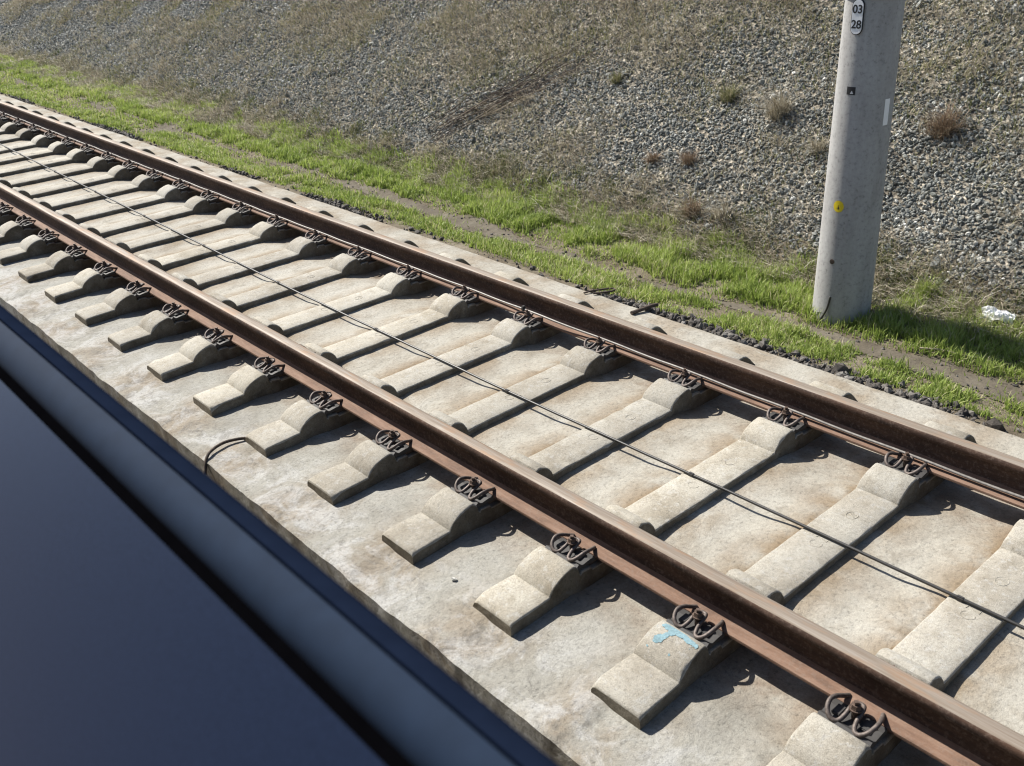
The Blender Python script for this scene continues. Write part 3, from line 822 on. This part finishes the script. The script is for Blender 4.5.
# vegetation cover on the bank: hand-placed patches plus noise
BL = [(4.3, 13.4, 0.6, 1.6, .4), (4.8, 11.9, .5, 1.8, .4), (4.6, 7.1, .45, .9, .9), (5.0, 6.4, .5, 1.2, .9), (4.2, 7.9, .35, .7, .8), (4.8, 2.6, .5, .9, .55), (4.75, 3.1, .4, .8, .4), (4.2, 1.9, .35, .5, .35),
      (3.3, 5.6, .28, .45, .7), (2.95, 4.3, .2, .5, .8), (2.80, 3.2, .14, .5, .8), (3.65, 6.55, .3, .4, .6), (4.8, 5.4, .4, .8, .7), (2.92, 6.1, .2, .8, .9), (4.1, 8.9, .35, .7, .5), (3.5, 15, .5, 2.5, .3), (3.1, 10, .25, 1.0, .3), (5.3, 4.4, .4, 1.2, .8), (5.2, 9, .4, 2, .3), (4.2, 4.25, .15, .25, .7), (2.75, 1.3, .12, .5, .8)]
def cover(x, y):
    c = 0
    for bx, by, sx_, sy_, a in BL: c = np.maximum(c, a * 1.1 * np.exp(-((x - bx) / (sx_ * 1.25)) ** 2 - ((y - by) / (sy_ * 1.25)) ** 2))
    n = fbm(x * 1.7, y * 1.1, 81, 4)
    c = np.maximum(c, 0.95 * sstep(0.46, 0.62, n) * (0.22 + 0.70 * sstep(3.7, 4.8, x)))
    toe = TOE + 0.018 * np.maximum(y - 3, 0)
    c = np.maximum(c, 1 - sstep(0.08, 0.45, x - toe + 0.35 * (fbm(x * 2.5, y * 2.5, 83, 3) - 0.5)))
    return np.clip(c, 0, 1)

n = 300000
y = rng.random(n) ** 1.25 * 29 - 1.6
x = 2.55 + rng.random(n) ** 1.0 * 4.2
x = np.where((y > 9) & (rng.random(n) < .3), 2.6 + (x - 2.6) * 0.7, x)
keep = rng.random(n) > 0.80 * cover(x, y)
keep &= rng.random(n) < sstep(2.50, 2.85, x)
x, y = x[keep], y[keep]
sz = (0.0075 + 0.0115 * rng.random(len(x)) ** 1.7) * np.where(rng.random(len(x)) < 0.02, 1.0 + 1.1 * rng.random(len(x)), 1.0) * (1 + 0.25 * sstep(8, 20, y))
z = land(x, y) + sz * 0.35 + 0.004 * rng.random(len(x))
tn = np.clip(rng.beta(1.15, 1.9, len(x)) + 0.25 * (fbm(x * 2, y * 2, 87, 2) - 0.5), 0, 1)
g = link('gravel', stones_mesh('gravel', np.stack([x, y, z], -1), sz, tint=tn), M['stone'])
tag(g, 'grey crushed stone covering the embankment slope', 'gravel', kind='stuff')

# ballast crumbs along the far edge of the slab and in the path
n = 13000
y = rng.random(n) ** 1.2 * 24 - 1.5
x = X_FAR + 0.02 + np.abs(rng.normal(0, 0.075, n))
keep = rng.random(n) < sstep(0.42, 0.62, fbm(x * 2, y * 1.3, 95, 3) + 0.05 * (1 - sstep(3.5, 6, y))) * 0.8 + 0.06
x, y = x[keep], y[keep]
m2 = 1100
x = np.concatenate([x, 1.955 + rng.normal(0, 0.14, m2)]); y = np.concatenate([y, rng.random(m2) * 14 - 1]);
sz = 0.005 + 0.021 * rng.random(len(x)) ** 3.2
sz[-m2:] *= 0.6
P = np.stack([x, y, land(x, y) + sz * 0.4], -1)
tag(link('edge_gravel', stones_mesh('edge_gravel', P, sz, tint=np.clip(rng.beta(1.2, 2.6, len(x)), 0, 1)), M['ballast']), 'dark stone crumbs strewn between slab edge and grass', 'gravel', kind='stuff')

def pebble(loc, size, label, tint):
    P = np.array([[0, 0, size * 0.30]])
    o = link('stone_chip', stones_mesh('stone_chip', P, np.array([size]), tint=np.array([tint])), M['stone' if tint > 0.9 else 'ballast'], loc=loc)
    tag(o, label, 'stone')
pebble((-1.258, 1.596, ZS), 0.016, 'pale stone chip lying on the near slab strip', 0.94)
pebble((1.43, 1.45, float(land(1.43, 1.45))), 0.045, 'large dark stone lying on the slab edge below the mast', 0.25)
pebble((1.38, 0.55, float(land(1.38, 0.55))), 0.040, 'dark stone at the far slab edge near the right border', 0.12)
pebble((1.41, 1.95, float(land(1.41, 1.95))), 0.036, 'rounded grey stone by the slab edge, between iron bar and mast', 0.45)

# ------------------------------------------------------------------ grass
def blades(name, x, y, z, h, lean, wid, tint, az=None, curve=0.6):
    n = len(x)
    if az is None: az = rng.random(n) * 2 * PI
    dx, dy = np.cos(az), np.sin(az)
    pa = az + PI / 2 + rng.normal(0, 0.5, n)
    wx, wy = np.cos(pa) * wid / 2, np.sin(pa) * wid / 2
    l1 = h * lean * 0.35; l2 = h * lean
    up = np.sqrt(np.maximum(1 - lean ** 2, 0.02))
    B = np.stack([x, y, z], -1)
    m = B + np.stack([dx * l1, dy * l1, h * up * 0.58], -1)
    t = B + np.stack([dx * l2, dy * l2, h * up * (1.0 - 0.25 * curve * lean)], -1)
    w = np.stack([wx, wy, 0 * wx], -1)
    V = np.stack([B - w, B + w, m + w * 0.75, m - w * 0.75, t], 1).reshape(-1, 3)
    o5 = 5 * np.arange(n)
    L = np.stack([o5, o5 + 1, o5 + 2, o5 + 3, o5 + 3, o5 + 2, o5 + 4], -1).reshape(-1)
    st = np.stack([7 * np.arange(n), 7 * np.arange(n) + 4], -1).reshape(-1)
    tv = np.repeat(np.clip(tint, 0, 1), 5).reshape(n, 5)
    tv = np.clip(tv + np.array([-0.05, -0.05, 0.02, 0.02, 0.06]), 0, 1)
    return np_mesh(name, V, L, st, tv.reshape(-1))

# green band
N = 420000
y = rng.random(N) ** 1.35 * 25 - 1.4
x = 1.40 + rng.random(N) * 1.55
sh = 0.018 * np.maximum(y - 3, 0)
d1 = sstep(1.40, 1.56, x) * (1 - sstep(1.80, 1.92, x)) * 0.85          # strip by the slab
d2 = sstep(1.98, 2.12, x - sh * 0.4) * (1 - sstep(2.56, 2.84, x - sh + 0.3 * (fbm(x * 2, y * 2, 103, 3) - 0.5)))
clump = fbm(x * 5.5, y * 5.5, 101, 4)
dens = np.maximum(d1 * sstep(0.34, 0.52, clump + 0.05) * 1.4, d2 * (0.35 + 0.85 * sstep(0.34, 0.56, clump)))
dens = np.maximum(dens, 0.16 * sstep(1.40, 1.5, x) * (1 - sstep(2.6, 2.8, x)))
dens *= 1 - 0.92 * path_mask(x, y)
dens *= 1 - 0.45 * sstep(0.52, 0.64, fbm(x * 1.1, y * 0.8, 107, 3)) * (x < 1.9)
keep = rng.random(N) < dens
keep &= np.hypot(x - PX, y - PY) > 0.19
x, y, clump = x[keep], y[keep], clump[keep]
tall = 0.5 + 0.5 * sstep(1.9, 2.2, x)
h = (0.030 + 0.075 * rng.random(len(x)) ** 1.5) * (0.55 + 0.9 * sstep(0.3, 0.65, clump)) * (0.40 + 0.60 * tall)
wid = (0.0042 + 0.0040 * rng.random(len(x))) * (1 + 0.06 * np.maximum(y, 0))
tn = np.clip(0.50 + 0.22 * rng.normal(size=len(x)) * 0.6 + 0.55 * (fbm(x * 1.6, y * 1.6, 109, 3) - 0.5) + 0.42 * (rng.random(len(x)) < 0.11 + 0.10 * (x < 1.9)) - 0.06 * (x < 1.9), 0, 1)
me = blades('grass', x, y, land(x, y) - 0.004, h, 0.15 + 0.65 * rng.random(len(x)), wid, tn)
tag(link('grass', me, M['grass']), 'bright green grass growing along the verge beside the slab', 'grass', kind='stuff')
print('green blades', len(x))

# olive cover and mixed herbs on the bank and its foot
N = 330000
y = rng.random(N) ** 1.3 * 28 - 1.6
x = 2.50 + rng.random(N) ** 1.15 * 4.2
cv = cover(x, y)
mixn = 0.5 * fbm(x * 1.3 + 5, y * 1.3, 111, 3) + 0.5 * fbm(x * 6 + 5, y * 5, 112, 3)
keep = rng.random(N) < cv * (0.35 + 0.9 * sstep(0.36, 0.66, mixn)) * 0.8
xo, yo = x[keep], y[keep]
h = 0.045 + 0.065 * rng.random(len(xo)) ** 1.4
tn = np.clip(0.50 - 0.22 * (1 - sstep(2.7, 3.1, xo)) + 0.20 * rng.normal(size=len(xo)) - 0.35 * (fbm(xo * 2.3, yo * 2.3, 113, 2) - 0.5), 0, 1)
nc = 150; k_ = 110
ccx = 2.62 + 0.42 * rng.random(nc) ** 1.5; ccy = rng.random(nc) ** 1.3 * 22 - 1; ccx = ccx + 0.018 * np.maximum(ccy - 3, 0)
cr = np.repeat(0.030 + 0.050 * rng.random(nc), k_)
ccx = np.repeat(ccx, k_) + rng.normal(0, 1, nc * k_) * cr; ccy = np.repeat(ccy, k_) + rng.normal(0, 1, nc * k_) * cr * 1.3
xo = np.concatenate([xo, ccx]); yo = np.concatenate([yo, ccy]); h = np.concatenate([h, 0.03 + 0.08 * rng.random(nc * k_)])
tn = np.concatenate([tn, np.clip(np.repeat(0.05 + 0.55 * rng.random(nc) ** 1.5, k_) + 0.12 * rng.normal(size=nc * k_), 0, 1)])
me = blades('low_growth', xo, yo, land(xo, yo) - 0.003, h, 0.45 + 0.53 * rng.random(len(xo)), (0.0045 + 0.004 * rng.random(len(xo))) * (1 + 0.06 * np.maximum(yo, 0)), tn)
tag(link('low_growth', me, M['olive']), 'olive brown low grass creeping over the stony embankment', 'grass', kind='stuff')
# straw lying on the bank
N = 520000
y = rng.random(N) ** 1.3 * 28 - 1.6
x = 2.45 + rng.random(N) ** 1.1 * 4.2
cv = cover(x, y)
keep = rng.random(N) < (0.06 + 0.80 * cv * (0.30 + 1.0 * sstep(0.36, 0.64, fbm(x * 1.5, y * 1.5 + 9, 117, 3)))) * 0.6
xs_, ys_ = x[keep], y[keep]
h = 0.05 + 0.17 * rng.random(len(xs_)) ** 2.0
az = rng.normal(PI, 1.1, len(xs_))
tn = np.clip(0.45 + 0.24 * rng.normal(size=len(xs_)), 0, 1)
nc = 190
ccx = np.concatenate([2.9 + rng.random(110) * 2.6, 2.72 + rng.random(80) * 0.45]); ccy = rng.random(nc) ** 1.4 * 20 - 1
k_ = 46
cr = np.repeat(0.04 + 0.13 * rng.random(nc) ** 2, k_)
ccx = np.repeat(ccx, k_) + rng.normal(0, 1, nc * k_) * cr; ccy = np.repeat(ccy, k_) + rng.normal(0, 1, nc * k_) * cr * 1.2
xs_ = np.concatenate([xs_, ccx]); ys_ = np.concatenate([ys_, ccy])
h = np.concatenate([h, 0.06 + 0.22 * rng.random(nc * k_) ** 1.6]); az = np.concatenate([az, rng.normal(PI + 0.3, 0.9, nc * k_)])
tn = np.concatenate([tn, np.clip(np.repeat(0.35 + 0.35 * rng.random(nc), k_) + 0.18 * rng.normal(size=nc * k_), 0, 1)])
me = blades('dead_grass', xs_, ys_, land(xs_, ys_) + 0.014 + 0.022 * rng.random(len(xs_)), h, 0.76 + 0.23 * rng.random(len(xs_)), (0.0024 + 0.0026 * rng.random(len(xs_))) * (1 + 0.06 * np.maximum(ys_, 0)), tn, az)
tag(link('dead_grass', me, M['straw']), 'pale dead grass stalks lying scattered over the embankment', 'dead grass', kind='stuff')
print('olive', len(xo), 'straw', len(xs_))

# single tufts that stand out
def tuft(x, y, r, n, hmin, hmax, mat, label, name='grass_tuft', lo=0.40, hi=0.98, down=0.6, cat='tuft'):
    a = rng.random(n) * 2 * PI; rr = r * 0.30 * rng.random(n) ** 0.7
    px, py = rr * np.cos(a), rr * np.sin(a)
    az = np.where(rng.random(n) < down, PI + rng.normal(0, 0.9, n), a)
    h = hmin + (hmax - hmin) * rng.random(n) ** 1.2
    z0 = float(land(x, y))
    pz = land(x + px, y + py) - z0
    me = blades(name, px, py, pz - 0.004, h, lo + (hi - lo) * rng.random(n), 0.003 + 0.0028 * rng.random(n), np.clip(0.5 + 0.25 * rng.normal(size=n), 0, 1), az)
    tag(link(name, me, M[mat], loc=(x, y, z0)), label, cat)
tuft(4.05, 3.70, 0.31, 450, 0.10, 0.43, 'straw', 'sprawling pale straw tuft on the stones left of the mast', lo=0.62, hi=0.995, down=0.85)
tuft(4.17, 4.31, 0.22, 390, 0.06, 0.21, 'olive', 'olive tuft high on the slope, up and left of the sprawling straw tuft')
tuft(3.43, 4.15, 0.17, 300, 0.05, 0.19, 'redstraw', 'rust brown tuft low on the stony slope above the green verge')
tuft(3.36, 4.50, 0.15, 330, 0.05, 0.15, 'redstraw', 'small dark brown tuft beside the rust brown tuft above the verge')
tuft(4.10, 2.29, 0.34, 480, 0.08, 0.30, 'redstraw', 'reddish straw tuft on the stones right of the mast', lo=0.62, hi=0.995, down=0.8)
tuft(4.21, 5.71, 0.15, 360, 0.05, 0.15, 'olive', 'dark green cushion tuft on the upper slope right of the bramble stems')
tuft(3.72, 3.10, 0.18, 195, 0.08, 0.30, 'straw', 'thin upright straw tuft on the stones just left of the mast', lo=0.62, hi=0.995, down=0.85)
tuft(2.95, 3.72, 0.20, 390, 0.06, 0.20, 'redstraw', 'brown dead tuft where the stones meet the verge grass')
tuft(2.72, 3.30, 0.18, 480, 0.05, 0.16, 'grass', 'rounded green tuft at the foot of the slope left of the mast')
tuft(2.70, 3.85, 0.17, 450, 0.05, 0.15, 'olive', 'rounded olive tuft at the foot of the slope below the brown dead tuft')
tuft(2.74, 1.62, 0.17, 450, 0.06, 0.19, 'grass', 'green tuft at the foot of the stones right of the mast')
tuft(2.80, 0.86, 0.18, 450, 0.06, 0.18, 'grass', 'green tuft at the foot of the stones by the right border')
tuft(2.68, 1.30, 0.22, 180, 0.10, 0.33, 'straw', 'bleached stalks tangled beside the white plastic scrap', lo=0.62, hi=0.995, down=0.85)
tuft(2.98, 3.45, 0.25, 135, 0.14, 0.43, 'straw', 'long bleached stalks drooping down the stones above the green tuft', lo=0.62, hi=0.995, down=0.85)

# dead bramble stems lying down the slope
bm = bmesh.new()
bx, by = 3.85, 6.65
bz = float(land(bx, by))
rnd = random.Random(5)
for k in range(38):
    t0 = rnd.uniform(-0.05, 0.45); t1 = rnd.uniform(0.5, 1.08)
    side = rnd.gauss(0, 0.12); side2 = side + rnd.gauss(0, 0.12)
    P = []
    for j in range(7):
        t = t0 + (t1 - t0) * j / 6
        sx_ = 3.12 + 1.50 * t; sy_ = 7.35 - 1.25 * t + 0.10 * math.sin(3 * t)
        w = side + (side2 - side) * j / 6 + rnd.gauss(0, 0.015)
        x_, y_ = sx_ + w * 0.55, sy_ + w * 0.9
        P.append((x_ - bx, y_ - by, float(land(x_, y_)) + 0.040 + abs(rnd.gauss(0, 0.028)) - bz))
    r0 = rnd.uniform(0.0025, 0.0065)
    sp = spline(P, 3); nf = len(bm.faces)
    add_tube(bm, sp, [r0 * (1 - 0.6 * i / len(sp)) for i in range(len(sp))], 5)
    if k % 5 < 1:
        bm.faces.ensure_lookup_table()
        for fi in range(nf, len(bm.faces)): bm.faces[fi].material_index = 1
for k in range(60):
    t = rnd.random(); sx_ = 3.12 + 1.50 * t + rnd.gauss(0, .05); sy_ = 7.35 - 1.25 * t + rnd.gauss(0, .07)
    a = rnd.uniform(0, 2 * PI); L = rnd.uniform(0.06, 0.2)
    P = [(sx_ - bx, sy_ - by, float(land(sx_, sy_)) + 0.03 - bz)]
    P.append((P[0][0] + math.cos(a) * L * .5, P[0][1] + math.sin(a) * L * .5, float(land(sx_ + math.cos(a) * L * .5, sy_ + math.sin(a) * L * .5)) + rnd.uniform(.03, .08) - bz))
    P.append((P[0][0] + math.cos(a) * L, P[0][1] + math.sin(a) * L, float(land(sx_ + math.cos(a) * L, sy_ + math.sin(a) * L)) + rnd.uniform(.02, .06) - bz))
    add_tube(bm, spline(P, 3), 0.0025, 4)
tag(from_bm('bramble_stems', bm, [M['twig'], mat_plain('bleached_stem', (0.34, 0.28, 0.20), 0.8)], smooth=True, loc=(bx, by, bz)), 'bundle of dead brown bramble stems lying down the stony slope', 'bramble')

# dead stick lying in the verge
bar('dead_stick', [(2.06, 1.30, -0.262), (2.10, 1.20, -0.255), (2.13, 1.08, -0.262), (2.17, 0.98, -0.268)], 0.006, 'straw', 'pale dead stick lying on bare soil right of the mast', 'stick')
bpy.data.objects['dead_stick'].data.materials[0] = mat_plain('bleached_wood', (0.34, 0.29, 0.21), 0.8)

# crumpled plastic scrap
n1, n2 = 26, 16
X, Y = np.meshgrid(np.linspace(-1, 1, n1), np.linspace(-1, 1, n2))
rad = 1 + 0.3 * (fbm(X * 2 + 3, Y * 2, 121, 3) - 0.5)
xx = Y * 0.05 * rad; yy = X * 0.10 * rad
zz = 0.040 + 0.10 * (fbm(X * 2.2, Y * 2.2 + 7, 123, 4) - 0.45) - 0.03 * (X ** 2 + Y ** 2)
I = np.arange(n1 * n2).reshape(n2, n1)
q = np.stack([I[:-1, :-1], I[:-1, 1:], I[1:, 1:], I[1:, :-1]], -1).reshape(-1, 4)
me = np_mesh('plastic_scrap', np.stack([xx, yy, zz], -1).reshape(-1, 3), q.ravel(), np.arange(len(q)) * 4)
o = link('plastic_scrap', me, M['white'], loc=(2.66, 1.12, float(land(2.66, 1.12)) + 0.045))
o.rotation_euler = (0, -0.35, 0.15)
sm = o.modifiers.new('thickness', 'SOLIDIFY'); sm.thickness = 0.002
tag(o, 'crumpled white plastic scrap caught in the grass at the foot of the slope', 'litter')

# ------------------------------------------------------------------ the carriage the photograph is taken from
car = empty('train_carriage', (-2.83, 0, -0.6))
tag(car, 'dark navy carriage window ledge and body side in the lower left foreground', 'train')
oz = 0.6; ox = 2.83
def extr(name, poly, mat, y0=-3.0, y1=7.0, smooth=True):
    bm = bmesh.new(); add_prism(bm, [(x + ox, z + oz) for x, z in poly], y0, y1)
    return from_bm(name, bm, M[mat], car, smooth=smooth, angle=30)
extr('window_ledge', [(-4.3, 1.66), (-2.889, 1.66), (-2.885, 1.664), (-2.885, 1.7245), (-2.8862, 1.7270), (-2.8890, 1.7278), (-4.3, 1.735)], 'navy')
extr('window_seal', [(-2.8845, 1.66), (-2.843, 1.66), (-2.843, 1.709), (-2.850, 1.711), (-2.870, 1.700), (-2.8845, 1.704)], 'rubber')
cx, cz_, r = -2.826, 1.704, 0.036
arc1 = [(cx + r * math.cos(math.radians(a)), cz_ + r * math.sin(math.radians(a))) for a in range(172, 88, -5)]
extr('window_frame', [(cx - r * 0.95, 1.64)] + arc1 + [(cx + r * math.cos(math.radians(88)), 1.64)], 'lip')
arc2 = [(cx + 0.001 + (r - .0006) * math.cos(math.radians(a)), cz_ + (r - .0006) * math.sin(math.radians(a))) for a in range(88, -3, -5)]
extr('side_wall', [(cx + 0.001 + (r - .0006) * math.cos(math.radians(88)), 1.60), *arc2, (-2.789, 1.60), (-2.786, 0.9), (-2.80, 0.0), (-2.86, -0.35), (-2.95, -0.35), (-2.90, 0.0), (-2.86, 0.9), (-2.86, 1.60)], 'hull')

# ------------------------------------------------------------------ light, sky, camera
SUN_AZ, SUN_EL = 94.5, 45.0
az, el = math.radians(SUN_AZ), math.radians(SUN_EL)
sd = Vector((math.cos(az) * math.cos(el), math.sin(az) * math.cos(el), math.sin(el)))
L = bpy.data.lights.new('sun', 'SUN'); L.energy = 5.0; L.angle = math.radians(0.5); L.color = (1.0, 0.955, 0.88)
lo = bpy.data.objects.new('sun', L); C.objects.link(lo); lo.location = (0, 0, 30)
lo.rotation_euler = (-sd).to_track_quat('-Z', 'Y').to_euler()
w = bpy.data.worlds.new('World'); S.world = w; w.use_nodes = True
nt = w.node_tree; nt.nodes.clear()
out = nt.nodes.new('ShaderNodeOutputWorld'); bg = nt.nodes.new('ShaderNodeBackground'); sky = nt.nodes.new('ShaderNodeTexSky')
sky.sky_type = 'NISHITA'; sky.sun_disc = False; sky.sun_elevation = el; sky.sun_rotation = math.radians(90 - SUN_AZ)
sky.air_density = 1.0; sky.dust_density = 1.2; sky.ozone_density = 1.0
bg.inputs['Strength'].default_value = 0.070
nt.links.new(sky.outputs[0], bg.inputs[0]); nt.links.new(bg.outputs[0], out.inputs[0])

cam = bpy.data.cameras.new('camera'); co = bpy.data.objects.new('camera', cam); C.objects.link(co)
Rv = Vector((0.74449534, -0.66552602, -0.05293217)); Uv = Vector((0.337038, 0.30622048, 0.89030017)); Fv = Vector((0.57630901, 0.68066448, -0.45228728))
m3 = Matrix((Rv, Uv, -Fv)).transposed()
co.matrix_world = Matrix.Translation((-3.12417, -1.05561, 2.27731)) @ m3.to_4x4()
cam.sensor_width = 36; cam.lens = 964.545 * 36 / 1024
cam.clip_start = 0.02; cam.clip_end = 3000
cam.dof.use_dof = True; cam.dof.focus_distance = 5.4; cam.dof.aperture_fstop = 5.6
S.camera = co
S.cycles.filter_width = 1.15
S.view_settings.view_transform = 'Standard'; S.view_settings.look = 'None'; S.view_settings.gamma = 1; S.view_settings.use_curve_mapping = False
S.view_settings.exposure = 0.86
